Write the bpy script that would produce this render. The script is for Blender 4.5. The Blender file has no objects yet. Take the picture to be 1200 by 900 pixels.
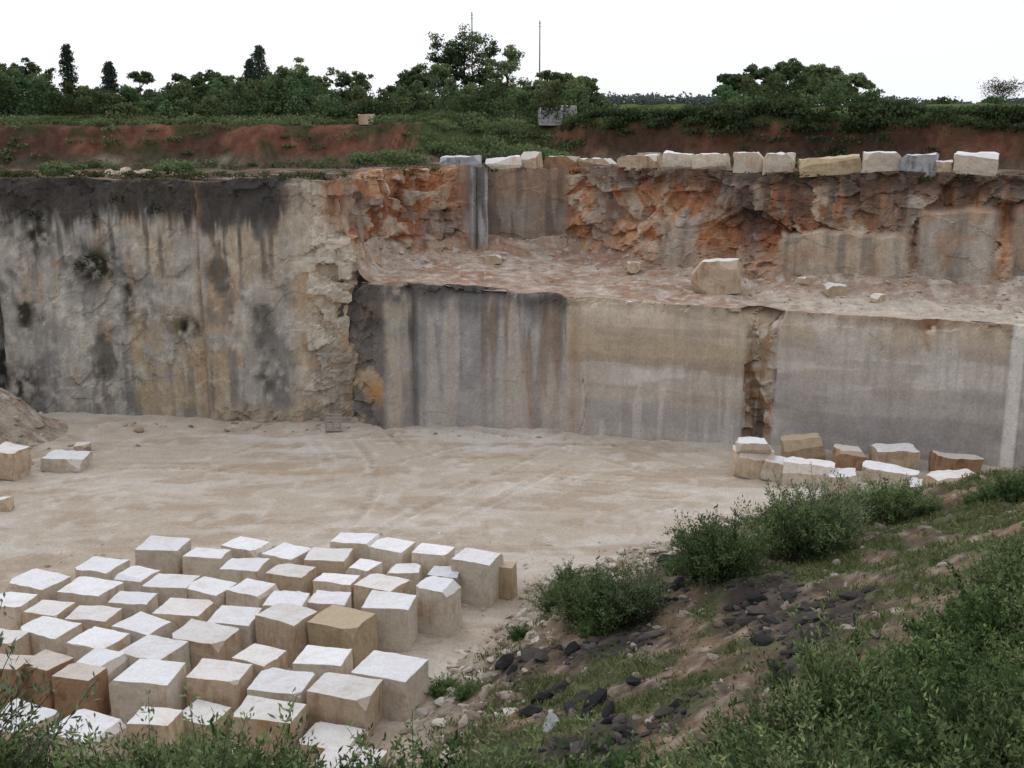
import bpy, bmesh, math, random
import numpy as np
from mathutils import Vector, Matrix
rng = np.random.default_rng(7); random.seed(7)
CH = 15.0; PT = math.radians(13.0); F = 1300.0
cP, sP = math.cos(PT), math.sin(PT)
scene = bpy.context.scene

# ------------------------------------------------------------------ noise
def _h(ix, iy, iz, seed):
    n = (ix.astype(np.int64)*374761393 + iy.astype(np.int64)*668265263 + iz.astype(np.int64)*1274126177 + seed*1442695041) & 0xFFFFFFFF
    n = ((n ^ (n >> 13))*1274126177) & 0xFFFFFFFF
    n = ((n ^ (n >> 15))*2246822519) & 0xFFFFFFFF
    n = n ^ (n >> 16)
    return (n & 0xFFFFFF)/float(0xFFFFFF)
def vnoise(x, y, z, seed=0):
    x, y, z = np.broadcast_arrays(np.asarray(x, float), np.asarray(y, float), np.asarray(z, float))
    ix, iy, iz = np.floor(x), np.floor(y), np.floor(z)
    fx, fy, fz = x-ix, y-iy, z-iz
    fx = fx*fx*(3-2*fx); fy = fy*fy*(3-2*fy); fz = fz*fz*(3-2*fz)
    flat = not np.any(fz)
    r = 0
    for a in (0, 1):
        for b in (0, 1):
            for c in ((0,) if flat else (0, 1)):
                w = (fx if a else 1-fx)*(fy if b else 1-fy)*(1 if flat else (fz if c else 1-fz))
                r = r + w*_h(ix+a, iy+b, iz+c, seed)
    return r
def fbm(x, y, z=0.0, o=4, seed=0):
    r = 0; A = 0; a = 1.0; f = 1.0; zc = np.ndim(z) == 0
    for i in range(o):
        zz = float(round(z*f+i*3)) if zc else np.asarray(z)*f+i*3.7
        r = r + a*vnoise(np.asarray(x)*f+i*17.3, np.asarray(y)*f+i*9.1, zz, seed+i)
        A += a; a *= .5; f *= 2.03
    return r/A
def voro(x, y, seed=0):
    """F2-F1 edge distance, cell value, and a tilted-plane value per cell (angular fractured rock)."""
    ix, iy = np.floor(x), np.floor(y)
    F1 = np.full(x.shape, 9.); F2 = np.full(x.shape, 9.); I = np.zeros(x.shape); PL = np.zeros(x.shape)
    z0 = np.zeros(x.shape)
    for a in (-1, 0, 1):
        for b in (-1, 0, 1):
            px = ix+a+_h(ix+a, iy+b, z0, seed); py = iy+b+_h(ix+a, iy+b, z0+1, seed)
            d = np.maximum(np.abs(px-x), np.abs(py-y))*.7+np.hypot(px-x, py-y)*.3; r = _h(ix+a, iy+b, z0+2, seed)
            gx = _h(ix+a, iy+b, z0+3, seed)-.5; gy = _h(ix+a, iy+b, z0+4, seed)-.5
            n = d < F1
            F2 = np.where(n, F1, np.minimum(F2, d)); I = np.where(n, r, I); PL = np.where(n, gx*(x-px)+gy*(y-py), PL); F1 = np.where(n, d, F1)
    return F2-F1, I, PL
def ss(x, a, b):
    t = np.clip((x-a)/(b-a), 0, 1); return t*t*(3-2*t)
def mix(c, d, m):
    m = np.clip(m, 0, 1)[..., None]; return c*(1-m)+np.array(d)*m
def blob(x, z, cx, cz, rx, rz):
    return np.exp(-(((x-cx)/rx)**2+((z-cz)/rz)**2))

# ------------------------------------------------------------------ mesh helpers
def build(name, V, Q, mat, col=None, smooth=False):
    V = np.asarray(V, np.float32).reshape(-1, 3); Q = np.asarray(Q, np.int32)
    k = Q.shape[1]; me = bpy.data.meshes.new(name)
    me.vertices.add(len(V)); me.vertices.foreach_set('co', V.ravel())
    me.loops.add(Q.size); me.loops.foreach_set('vertex_index', Q.ravel())
    me.polygons.add(len(Q)); me.polygons.foreach_set('loop_start', np.arange(0, Q.size, k, dtype=np.int32))
    me.update(calc_edges=True)
    me.polygons.foreach_set('use_smooth', np.full(len(Q), smooth))
    if col is not None:
        ca = me.color_attributes.new('Col', 'FLOAT_COLOR', 'POINT')
        c = np.ones((len(V), 4), np.float32); c[:, :3] = np.asarray(col).reshape(-1, 3)
        ca.data.foreach_set('color', c.ravel())
    me.materials.append(mat)
    ob = bpy.data.objects.new(name, me); scene.collection.objects.link(ob)
    return ob
def gridq(nr, nc):
    i = np.arange((nr-1)*(nc-1)); r = i//(nc-1); c = i % (nc-1)
    a = r*nc+c
    return np.stack([a, a+1, a+nc+1, a+nc], 1)

class Soup:
    def __init__(s): s.v = []; s.c = []
    def add(s, v, c):
        s.v.append(v); s.c.append(np.broadcast_to(c[:, None, :], v.shape))
    def arrays(s): return np.concatenate(s.v), np.concatenate(s.c)
    def build(s, name, mat):
        v, c = s.arrays(); n = len(v)
        return build(name, v.reshape(-1, 3), np.arange(n*4).reshape(n, 4), mat, c.reshape(-1, 3))
def unit(n):
    d = rng.normal(size=(n, 3)); return d/np.linalg.norm(d, axis=1)[:, None]
def leaves(c, a, L, W, bias=None):
    n = len(c); r = unit(n)
    if bias is not None: r = r+bias
    b = np.cross(a, r); b /= (np.linalg.norm(b, axis=1)[:, None]+1e-6)
    L = np.broadcast_to(L, (n,))[:, None]; W = np.broadcast_to(W, (n,))[:, None]
    return np.stack([c, c+a*L*.5+b*W*.5, c+a*L, c+a*L*.5-b*W*.5], 1)
def clump(S, c, r, n, leaf, dark, light, up=0.15):
    d = unit(n); d[:, 2] = np.where(d[:, 2] < -.5, -d[:, 2], d[:, 2])
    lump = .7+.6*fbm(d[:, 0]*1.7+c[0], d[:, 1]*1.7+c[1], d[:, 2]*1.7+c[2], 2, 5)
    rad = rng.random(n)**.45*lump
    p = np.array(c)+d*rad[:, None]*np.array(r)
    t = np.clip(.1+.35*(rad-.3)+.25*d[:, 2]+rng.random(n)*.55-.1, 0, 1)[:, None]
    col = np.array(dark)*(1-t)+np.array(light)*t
    a = unit(n); a[:, 2] += up; a /= np.linalg.norm(a, axis=1)[:, None]
    L = leaf*(.6+.8*rng.random(n))
    S.add(leaves(p-a*leaf*.5, a, L, L*.65), col)
def tube(S, pts, rad, col, k=5):
    pts = np.array(pts); rings = []
    for i, p in enumerate(pts):
        d = pts[min(i+1, len(pts)-1)]-pts[max(i-1, 0)]; d = d/(np.linalg.norm(d)+1e-9)
        a = np.cross(d, [0.3, .9, .1] if abs(d[1]) < .8 else [1, 0, 0]); a /= np.linalg.norm(a); b = np.cross(d, a)
        th = np.arange(k)*2*math.pi/k
        rings.append(p+rad[i]*(np.cos(th)[:, None]*a+np.sin(th)[:, None]*b))
    q = []
    for i in range(len(rings)-1):
        for j in range(k):
            q.append([rings[i][j], rings[i][(j+1) % k], rings[i+1][(j+1) % k], rings[i+1][j]])
    q = np.array(q); S.add(q, np.tile(col, (len(q), 1)))

# ------------------------------------------------------------------ materials
def newmat(name):
    m = bpy.data.materials.new(name); m.use_nodes = True
    nt = m.node_tree; nt.nodes.clear(); return m, nt
def N(nt, t, **kw):
    n = nt.nodes.new(t)
    for k, v in kw.items(): setattr(n, k, v)
    return n
def noise_n(nt, co, scale, detail=4, rough=.6, mapping=None):
    n = N(nt, 'ShaderNodeTexNoise'); n.inputs['Scale'].default_value = scale
    n.inputs['Detail'].default_value = detail; n.inputs['Roughness'].default_value = rough
    if mapping:
        mp = N(nt, 'ShaderNodeMapping'); mp.inputs['Scale'].default_value = mapping
        nt.links.new(co, mp.inputs[0]); co = mp.outputs[0]
    nt.links.new(co, n.inputs['Vector']); return n.outputs['Fac']
def maprange(nt, x, a, b, c, d):
    n = N(nt, 'ShaderNodeMapRange'); nt.links.new(x, n.inputs[0])
    for i, v in enumerate((a, b, c, d)): n.inputs[i+1].default_value = v
    return n.outputs[0]
def mixc(nt, fac, A, B, mode='MIX'):
    n = N(nt, 'ShaderNodeMix', data_type='RGBA', blend_type=mode)
    for s, v in ((n.inputs[0], fac), (n.inputs[6], A), (n.inputs[7], B)):
        if hasattr(v, 'is_linked'): nt.links.new(v, s)
        elif isinstance(v, (int, float)): s.default_value = v
        else: s.default_value = (*v, 1)
    return n.outputs[2]
def math_n(nt, op, a, b=0.0):
    n = N(nt, 'ShaderNodeMath', operation=op)
    for s, v in ((n.inputs[0], a), (n.inputs[1], b)):
        if hasattr(v, 'is_linked'): nt.links.new(v, s)
        else: s.default_value = v
    return n.outputs[0]
def finish(nt, col, height, dist=.05, strength=.6, rough=.92):
    b = N(nt, 'ShaderNodeBsdfDiffuse'); o = N(nt, 'ShaderNodeOutputMaterial')
    nt.links.new(col, b.inputs['Color']); b.inputs['Roughness'].default_value = .6
    bp = N(nt, 'ShaderNodeBump'); bp.inputs['Strength'].default_value = strength; bp.inputs['Distance'].default_value = dist
    nt.links.new(height, bp.inputs['Height']); nt.links.new(bp.outputs[0], b.inputs['Normal'])
    nt.links.new(b.outputs[0], o.inputs[0])
def mat_attr(name, s1=3., s2=14., lo=.72, hi=1.28, dist=.08, strength=.7, mp=None):
    m, nt = newmat(name); at = N(nt, 'ShaderNodeAttribute', attribute_name='Col')
    co = N(nt, 'ShaderNodeTexCoord').outputs['Object']
    n1 = noise_n(nt, co, s1, 6, .68, mp); n2 = noise_n(nt, co, s2, 3, .7)
    v = math_n(nt, 'MULTIPLY', maprange(nt, n1, .3, .7, lo, hi), maprange(nt, n2, .3, .7, .85, 1.15))
    cc = N(nt, 'ShaderNodeCombineColor')
    for i in range(3): nt.links.new(v, cc.inputs[i])
    col = mixc(nt, 1.0, at.outputs['Color'], cc.outputs[0], 'MULTIPLY')
    finish(nt, col, n1, dist, strength); return m
def mat_leaf(name):
    m, nt = newmat(name); at = N(nt, 'ShaderNodeAttribute', attribute_name='Col')
    d = N(nt, 'ShaderNodeBsdfDiffuse'); t = N(nt, 'ShaderNodeBsdfTranslucent')
    oi = N(nt, 'ShaderNodeObjectInfo')
    hs = N(nt, 'ShaderNodeHueSaturation'); nt.links.new(at.outputs['Color'], hs.inputs['Color'])
    nt.links.new(maprange(nt, oi.outputs['Random'], 0, 1, .68, 1.4), hs.inputs['Value'])
    nt.links.new(maprange(nt, oi.outputs['Random'], 0, 1, .515, .48), hs.inputs['Hue'])
    nt.links.new(hs.outputs[0], d.inputs[0]); nt.links.new(hs.outputs[0], t.inputs[0])
    mx = N(nt, 'ShaderNodeMixShader'); mx.inputs[0].default_value = .3
    nt.links.new(d.outputs[0], mx.inputs[1]); nt.links.new(t.outputs[0], mx.inputs[2])
    o = N(nt, 'ShaderNodeOutputMaterial'); nt.links.new(mx.outputs[0], o.inputs[0]); return m
def mat_block(name, side, stain, top, amt):
    m, nt = newmat(name); co = N(nt, 'ShaderNodeTexCoord').outputs['Object']
    oi = N(nt, 'ShaderNodeObjectInfo')
    off = N(nt, 'ShaderNodeVectorMath', operation='SCALE'); cv = N(nt, 'ShaderNodeCombineXYZ')
    for i in range(3): nt.links.new(oi.outputs['Random'], cv.inputs[i])
    nt.links.new(cv.outputs[0], off.inputs[0]); off.inputs['Scale'].default_value = 90
    ad = N(nt, 'ShaderNodeVectorMath', operation='ADD'); nt.links.new(co, ad.inputs[0]); nt.links.new(off.outputs[0], ad.inputs[1])
    co = ad.outputs[0]
    n1 = noise_n(nt, co, 1.1, 4, .6); st = noise_n(nt, co, 2.6, 5, .7, (1.6, 1.6, .3)); fine = noise_n(nt, co, 12, 5, .7); n3 = noise_n(nt, co, 3.5, 5, .68)
    f = math_n(nt, 'MULTIPLY', maprange(nt, n1, .42, .62, 0, 1), maprange(nt, st, .42, .6, 0, 1))
    col = mixc(nt, math_n(nt, 'MULTIPLY', f, amt), side, stain)
    col = mixc(nt, maprange(nt, n3, .54, .7, 0, .55), col, tuple(c*.58 for c in side))
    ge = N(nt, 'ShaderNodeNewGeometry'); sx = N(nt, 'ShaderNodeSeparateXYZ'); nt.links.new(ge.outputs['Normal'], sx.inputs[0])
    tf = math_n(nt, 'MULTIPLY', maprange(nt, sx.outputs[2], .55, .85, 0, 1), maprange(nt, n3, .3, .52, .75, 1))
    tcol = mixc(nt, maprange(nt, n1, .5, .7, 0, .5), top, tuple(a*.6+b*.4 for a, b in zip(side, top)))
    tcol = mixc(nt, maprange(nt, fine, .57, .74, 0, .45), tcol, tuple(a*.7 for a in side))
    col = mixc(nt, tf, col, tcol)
    v = math_n(nt, 'MULTIPLY', maprange(nt, fine, .3, .7, .86, 1.12), maprange(nt, oi.outputs['Random'], 0, 1, .88, 1.04))
    cc = N(nt, 'ShaderNodeCombineColor')
    for i in range(3): nt.links.new(v, cc.inputs[i])
    col = mixc(nt, 1., col, cc.outputs[0], 'MULTIPLY')
    finish(nt, col, math_n(nt, 'ADD', n3, math_n(nt, 'MULTIPLY', fine, .5)), .05, .6); return m
def mat_plain(name, c, rough=.7):
    m, nt = newmat(name); co = N(nt, 'ShaderNodeTexCoord').outputs['Object']
    n = noise_n(nt, co, 6)
    col = mixc(nt, maprange(nt, n, .3, .7, 0, 1), tuple(x*.75 for x in c), tuple(x*1.2 for x in c))
    finish(nt, col, n, .01, .3, rough); return m

M_wall = mat_attr('quarry_rock', 2.2, 11, .76, 1.22, .10, .8, (1, 1, .55))
M_sawn = mat_attr('sawn_rock', 1.6, 9, .88, 1.12, .04, .6, (1, 1, .8))
M_floor = mat_attr('quarry_dust', 1.2, 9, .9, 1.08, .05, .5)
M_soil = mat_attr('soil', 1.6, 8, .65, 1.35, .12, .9)
M_rub = mat_attr('rubble_stone', 3, 15, .8, 1.2, .04, .6)
M_leaf = mat_leaf('leaf')
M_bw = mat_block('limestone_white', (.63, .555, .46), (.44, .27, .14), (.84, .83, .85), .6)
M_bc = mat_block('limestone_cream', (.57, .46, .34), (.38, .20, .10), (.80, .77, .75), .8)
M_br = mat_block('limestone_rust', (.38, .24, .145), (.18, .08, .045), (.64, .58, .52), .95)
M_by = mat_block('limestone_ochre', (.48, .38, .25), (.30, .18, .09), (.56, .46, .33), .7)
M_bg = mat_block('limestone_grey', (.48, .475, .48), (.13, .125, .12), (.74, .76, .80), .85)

# ------------------------------------------------------------------ survey helpers
def ray(u, v):
    a = (u-600)/F; b = (450-v)/F
    return a, cP+b*sP, -sP+b*cP
def place(u, v, z):
    dx, dy, dz = ray(u, v); t = (z-CH)/dz
    return dx*t, dy*t

# ------------------------------------------------------------------ plan geometry
UP = np.array([(-62, 61.), (-27.5, 57.9), (-16.2, 56.6), (-15.8, 56.1), (-9.6, 55.5), (-8.2, 55.5), (-7.5, 58), (-6.8, 61.5), (-2.5, 64), (3.3, 66), (13.4, 57.2), (25.4, 52.5), (60, 40)])
LO = np.array([(-9., 55.9), (-7.3, 55.2), (-6.4, 54.6), (-5.6, 54.5), (-5.2, 55.1), (2.4, 54.0), (2.75, 53.4), (10.9, 51.3), (11.3, 51.9), (12.1, 51.7), (12.5, 51.0), (22, 47.7), (22.4, 47.2), (60, 33.)])
def xr(x): return x-1.2*ss(x, -17, -9.5)*(1-ss(x, -6, 0))
def xl(x): return x-.72*(1-ss(x, -5.2, -3.))
def yU(x): return np.interp(x, UP[:, 0], UP[:, 1])
def yL(x): return np.interp(x, LO[:, 0], LO[:, 1])
def zL(x): return np.interp(x, [-10, -6, 2.4, 11, 13, 22, 60], [7.5, 7.45, 7.0, 6.75, 6.7, 6.6, 6.5])

def wall(name, poly, ds, dz, zb, zt, colf, dispf, mat, capcol, caplen):
    seg = np.hypot(*np.diff(poly, axis=0).T); S = np.r_[0, np.cumsum(seg)]
    s = np.arange(0, S[-1], ds); X = np.interp(s, S, poly[:, 0]); Y = np.interp(s, S, poly[:, 1])
    tx = np.gradient(X); ty = np.gradient(Y)
    k = np.ones(9)/9; tx = np.convolve(np.pad(tx, 4, 'edge'), k, 'valid'); ty = np.convolve(np.pad(ty, 4, 'edge'), k, 'valid')
    l = np.hypot(tx, ty); nx, ny = ty/l, -tx/l
    ZB, ZT = zb(X), zt(X, s)
    nz = int(np.ceil((ZT-ZB).max()/dz))+1; t = np.linspace(0, 1, nz)[:, None]
    Z = ZB+(ZT-ZB)*t; Xg = np.broadcast_to(X, Z.shape); Sg = np.broadcast_to(s, Z.shape)
    D = dispf(Xg, Sg, Z); C = colf(Xg, Sg, Z)
    V = np.stack([X+nx*D, Y+ny*D, Z], -1)
    rows = []; cr = []
    for j, q in enumerate(np.r_[.06, .16, .3, .5, .75, 1.0]*caplen):
        d = D[-1]*(1-q/caplen)-q; zz = ZT+.3*(fbm(s*.9, q*.9, 0, 4, 17)-.45)*min(1, j*.4)-(.0, .02, .03, .05, .1, .25)[j]
        rows.append(np.stack([X+nx*d, Y+ny*d, zz], -1)); tcol = C[-1]*(1-min(1, .3+j*.3))+capcol(X, s)*min(1, .3+j*.3); cr.append(tcol)
    V = np.concatenate([V, np.array(rows)]); C = np.concatenate([C, np.array(cr)])
    return build(name, V, gridq(nz+len(rows), len(s)), mat, C, False)

# ---- upper/left wall
def topU(x, s): return 12.5+.55*(fbm(s*.4, 0, 0, 5, 3)-.5)+np.where(x > -8, .25, 0)
def flatmask(x, z):
    wx = .25*(fbm(x*1.3, z*1.3, 0, 3, 301)-.5); x = x+wx; z = z+.6*(fbm(x*.9, z*.6, 0, 3, 302)-.5)
    m = ss(x, -1.7, -1.3)*(1-ss(x, 3.0, 3.5))*ss(z, 8.0, 8.6)
    m = np.maximum(m, ss(x, 13.6, 14.)*(1-ss(x, 19.4, 19.8))*(1-ss(z, 9.7, 10.0)))
    m = np.maximum(m, ss(x, 19.8, 20.2)*(1-ss(x, 23.0, 23.5))*(1-ss(z, 11.0, 11.4)))
    m = np.maximum(m, ss(x, 23.7, 24.)*(1-ss(z, 11.3, 11.8)))
    m = np.maximum(m, .8*ss(x, 8.2, 8.6)*(1-ss(x, 10., 10.5))*(1-ss(z, 9.9, 10.4)))
    return m
def pillar(x): return ss(x, -2.85, -2.75)*(1-ss(x, -1.75, -1.65))
def darkA(x, s, z): return ss(fbm(s*.42, z*.38, 0, 5, 58)+.08*(fbm(s*2, z*1.2, 0, 4, 59)-.5)*4*.5, .58, .72)*(1-ss(x, -13.5, -12.5))
def dispU(x, s, z):
    xo = x; x = xr(x)
    A = 1-ss(x, -10.9, -10.2)
    wx = s+.6*(fbm(s*.6, z*.6, 0, 3, 41)-.5); wz = z+.6*(fbm(s*.6, z*.6, 7, 3, 42)-.5)
    e1, i1, p1 = voro(wx*.42, wz*.55, 11); e2, i2, p2 = voro(wx*1.1+5, wz*1.3, 12); e3, i3, p3 = voro(wx*2.6, wz*2.9+3, 13)
    blocky = .9*(i1-.5)+1.3*p1+.42*(i2-.5)+.6*p2+.16*(i3-.5)+.25*p3
    base = 1.3*(fbm(s*.16, z*.2, 0, 5, 21)-.5)+.25*(fbm(s*1.2, z*1.2, 0, 4, 22)-.5)
    soft = .6*(fbm(s*.3, z*.10, 0, 4, 31)-.5)+.26*(fbm(s*1.3, z*.35, 0, 5, 32)-.5)+.06*(fbm(s*4, z*2, 0, 3, 33)-.5)
    rA = .05+.45*ss(z, 10.3, 12)+.4*(1-ss(z, 0, 1.2))*ss(x, -16, -14.5)+.14*ss(fbm(s*.25, z*.25, 0, 3, 34), .52, .62)
    DA = soft+rA*blocky+.5*ss(z, 11, 12.3)*(fbm(s*.8, z, 0, 3, 2)-.3)-.2*darkA(x, s, z)
    DA = DA-.55*blob(x, z, -21.8, 7.6, .9, 1.1)-.3*blob(x, z, -16.8, 4.9, .6, .5)-.8*blob(x, z, -27.4, 5, .4, 6)-.3*np.exp(-((xo+16.)/.12)**2)-.4*ss(x, -12.6, -12.2)*ss(z, 9, 10)*A
    edge = ss(x, -11.8, -10.8)*(1-ss(x, -9.3, -8.9))
    DE = .5*soft+.7*blocky-.6*ss(z, 8, 12)*ss(x, -11, -9.5)
    isF = ss(x, -9.3, -8.7); x = xo
    DF = base*1.1+.95*blocky+.9*(1-ss(z, 7.2, 10.5))-.2
    fm = flatmask(x, z)
    lev = np.where(x < 5, -.3, np.where(x < 12, .35, np.where(x < 19.7, .6, np.where(x < 23.5, .45, .2))))
    DF = DF*(1-fm)+(lev+.4*soft+.12*blocky)*fm
    p = pillar(x); DF = DF*(1-p)+p*(1.1+.1*blocky-.25*np.exp(-((x+2.3)/.06)**2)+.12*np.sin(x*3))
    D = DA*(1-edge)+DE*edge
    return D*(1-isF)+DF*isF
def colU(x, s, z):
    xo = x; x = xr(x)
    n1 = fbm(s*.3, z*.22, 0, 5, 51); n2 = fbm(s*.9, z*.9, 0, 5, 52); st = fbm(s*2.6, z*.16, 0, 5, 53); st2 = fbm(s*1.1, z*.07, 3, 4, 54); n3 = fbm(s*2.2, z*2.2, 0, 4, 55)
    wx = s+.6*(fbm(s*.6, z*.6, 0, 3, 41)-.5); wz = z+.6*(fbm(s*.6, z*.6, 7, 3, 42)-.5)
    e1, i1, p1 = voro(wx*1.1+5, wz*1.3, 12)
    c = np.zeros(x.shape+(3,))+np.array([.395, .37, .335])
    c = mix(c, (.52, .485, .44), ss(st, .48, .68)*.85)
    c = mix(c, (.47, .385, .28), ss(n1, .46, .62)*.75)
    c = mix(c, (.42, .29, .175), ss(st2, .54, .67)*ss(n2, .42, .6)*.7)
    c = mix(c, (.21, .20, .195), ss(n2*.6+st*.4, .51, .61)*.6)
    c = mix(c, (.16, .155, .15), ss(st, .51, .61)*(1-ss(z, 2, 5.5))*.6)
    c = mix(c, (.58, .54, .48), ss(n3, .58, .7)*.6)
    c = mix(c, (.085, .08, .072), darkA(x, s, z)*.7)
    dt = 10.5+2.4*(n1-.5)+3.6*(st-.5)-1.2*ss(x, -16.5, -15.5)*(1-ss(x, -12.6, -12))*ss(st, .4, .6)+.7*ss(x, -12.8, -12)
    c = mix(c, (.055, .05, .048), ss(z, dt-.5, dt+.6)*.92)
    c = mix(c, (.085, .08, .075), ss(st, .56, .67)*ss(z, 6, 9.8)*.75)
    drip = ss(st, .54, .61)*ss(z, 3, 4.2)*(1-ss(z, 5.4, 7))*ss(n1, .4, .55)
    c = mix(c, (.06, .058, .055), drip*.65)
    for cx, cz, rx, rz in ((-21.8, 7.9, 1.2, 1.2), (-16.9, 4.9, 1, .6), (-27.3, 4, .5, 7), (-20, 6.3, .3, 1.4), (-26, 1.6, .8, 1.2), (-24.5, 9.5, .9, .9), (-25.6, 5.6, .5, 1.2)):
        c = mix(c, (.05, .044, .036), blob(x, z, cx, cz, rx, rz)*1.3*ss(n3, .25, .6))
    ye = ss(x, -20.5, -19.5)*(1-ss(x, -16.2, -15.6))*(1-ss(z, 3, 7))
    c = mix(c, (.47, .37, .23), ye*ss(n2, .38, .6)*.55)
    c = mix(c, (.30, .19, .12), np.exp(-((xo+15.9+.1*np.sin(z))/.2)**2)*.6)
    lowr = ss(x, -16.5, -15)*(1-ss(z, .4, 1.4)); c = mix(c, (.38, .32, .24), lowr*.8)
    e = ss(x, -12.6, -11.6)*(1-ss(x, -9.3, -8.9))
    ce = np.zeros(x.shape+(3,))+np.array([.47, .41, .33]); ce = mix(ce, (.45, .32, .20), ss(n2, .47, .62)*.8); ce = mix(ce, (.58, .54, .47), ss(i1, .6, .8)*.8); ce = mix(ce, (.25, .235, .22), ss(st, .52, .62)*.7)
    ce = mix(ce, (.20, .18, .165), (1-ss(z, 3.6, 4.6))*.5*ss(n1, .35, .55)); ce = mix(ce, (.40, .20, .11), ss(x, -11, -10)*ss(z, 9.5, 11.5)*.85)
    c = c*(1-e[..., None])+ce*e[..., None]
    isF = ss(x, -9.5, -9.)[..., None]; x = xo
    r = np.zeros(x.shape+(3,))+np.array([.44, .205, .105])
    r = mix(r, (.48, .285, .17), ss(n2, .45, .62)); r = mix(r, (.27, .11, .06), ss(n1, .5, .64)*.8)
    r = mix(r, (.54, .44, .34), ss(i1, .60, .68)*ss(n3, .3, .5)*.8); r = mix(r, (.56, .51, .45), ss(n3, .61, .7)*.55)
    r = mix(r, (.27, .25, .235), ss(fbm(s*.35, z*.3, 9, 4, 57), .56, .63)*.55)
    r = mix(r, (.48, .35, .25), (1-ss(z, 8, 9.4))*.65)
    r = mix(r, (.10, .07, .055), ss(z, 11.5+1.4*(n1-.5), 12.4)*.8*ss(x, 2.5, 7)+0*z)
    r = mix(r, (.12, .10, .09), ss(x, 9, 12)*ss(z, 9.7+2*(n2-.5), 10.9)*ss(st, .36, .56)*.65)
    r = mix(r, (.08, .07, .065), blob(x, z, 12.2, 10.6, .9, 1.6)*.9)
    r = mix(r, (.38, .17, .08), blob(x, z, 11.3, 9.6, .8, 1.2)*.7)
    fm = flatmask(x, z)
    g = np.zeros(x.shape+(3,))+np.array([.38, .33, .28]); g = mix(g, (.47, .385, .29), ss(x, 13, 14)*(1-ss(x, 19.5, 19.7))*.9); g = mix(g, (.20, .18, .165), ss(st, .46, .63)*.6)
    g = mix(g, (.50, .46, .41), ss(st2, .5, .62)*.5); g = mix(g, (.40, .26, .17), ss(n2, .52, .65)*.55)
    g = mix(g, (.44, .25, .15), ss(z, 10.3, 11.7)*.65)
    dk = 1-ss(x, 4, 5); g = mix(g, (.19, .155, .13), dk*(.4+.4*ss(st, .42, .58)))
    r = r*(1-fm[..., None])+g*fm[..., None]
    p = pillar(x); gp = np.zeros(x.shape+(3,))+np.array([.42, .41, .40]); gp = mix(gp, (.12, .11, .105), ss(st, .47, .58)*.85); gp = mix(gp, (.10, .095, .09), ss(x, -2.8, -2.45)*(1-ss(x, -2.35, -2.2))*.8)
    gp = mix(gp, (.36, .2, .13), (1-ss(z, 8, 9))*.6)
    r = r*(1-p[..., None])+gp*p[..., None]
    return (c*(1-isF)+r*isF)*np.array([1.03, 1.02, 1.0])
def capU(x, s):
    n = fbm(s*1.2, 0, 0, 4, 18); c = np.zeros(x.shape+(3,))+np.array([.12, .085, .06]); return mix(c, (.26, .19, .14), ss(n, .5, .6))
wall('quarry_cliff', UP, .1, .1, lambda x: np.where(x < -7.7, -.6, 6.2), topU, colU, dispU, M_wall, capU, 2.2)

# ---- lower wall
def sm(x): return np.maximum(ss(x, 2.7, 2.9)*(1-ss(x, 10.9, 11.2)), ss(x, 12.4, 12.6))
def dispL(x, s, z):
    x = xl(x)
    e1, i1, p1 = voro(s*.8+.3*fbm(s, z, 0, 2, 4), z*1.0, 71); e2, i2, p2 = voro(s*2, z*2.1, 72)
    blocky = .5*(i1-.5)+.7*p1+.25*(i2-.5)+.3*p2
    soft = .35*(fbm(s*.3, z*.15, 0, 4, 61)-.5)+.14*(fbm(s*2.4, z*.4, 0, 4, 62)-.5)+.05*(fbm(s*5, z*3, 0, 3, 64)-.5)
    m = sm(x); gap = ss(x, 11., 11.3)*(1-ss(x, 12.2, 12.5)); lf = 1-ss(x, -8, -7.2)
    D = soft*(1-.85*m)+blocky*(.06*(1-m)+1.0*gap+.7*lf+.01*m)
    rim = ss(z-zL(x), -.9, .1)
    D = D-rim*(.1+.9*ss(fbm(s*.9, 0, 0, 4, 63), .45, .75))*(1-.55*m)+rim*.5*blocky
    D = D-.5*blob(x, z, 18.7, 6.6, .4, .35)-.12*np.exp(-((x-22.35)/.05)**2)-.1*np.exp(-((x-3.3-.35*np.sin(z*.9))/.04)**2)*(z < 3)
    crack = np.abs((x-15.9)-(6.7-z)*.55-.15*np.sin(z*5)); D = D-.08*np.exp(-(crack/.05)**2)*(z > 5.1)
    return D
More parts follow.
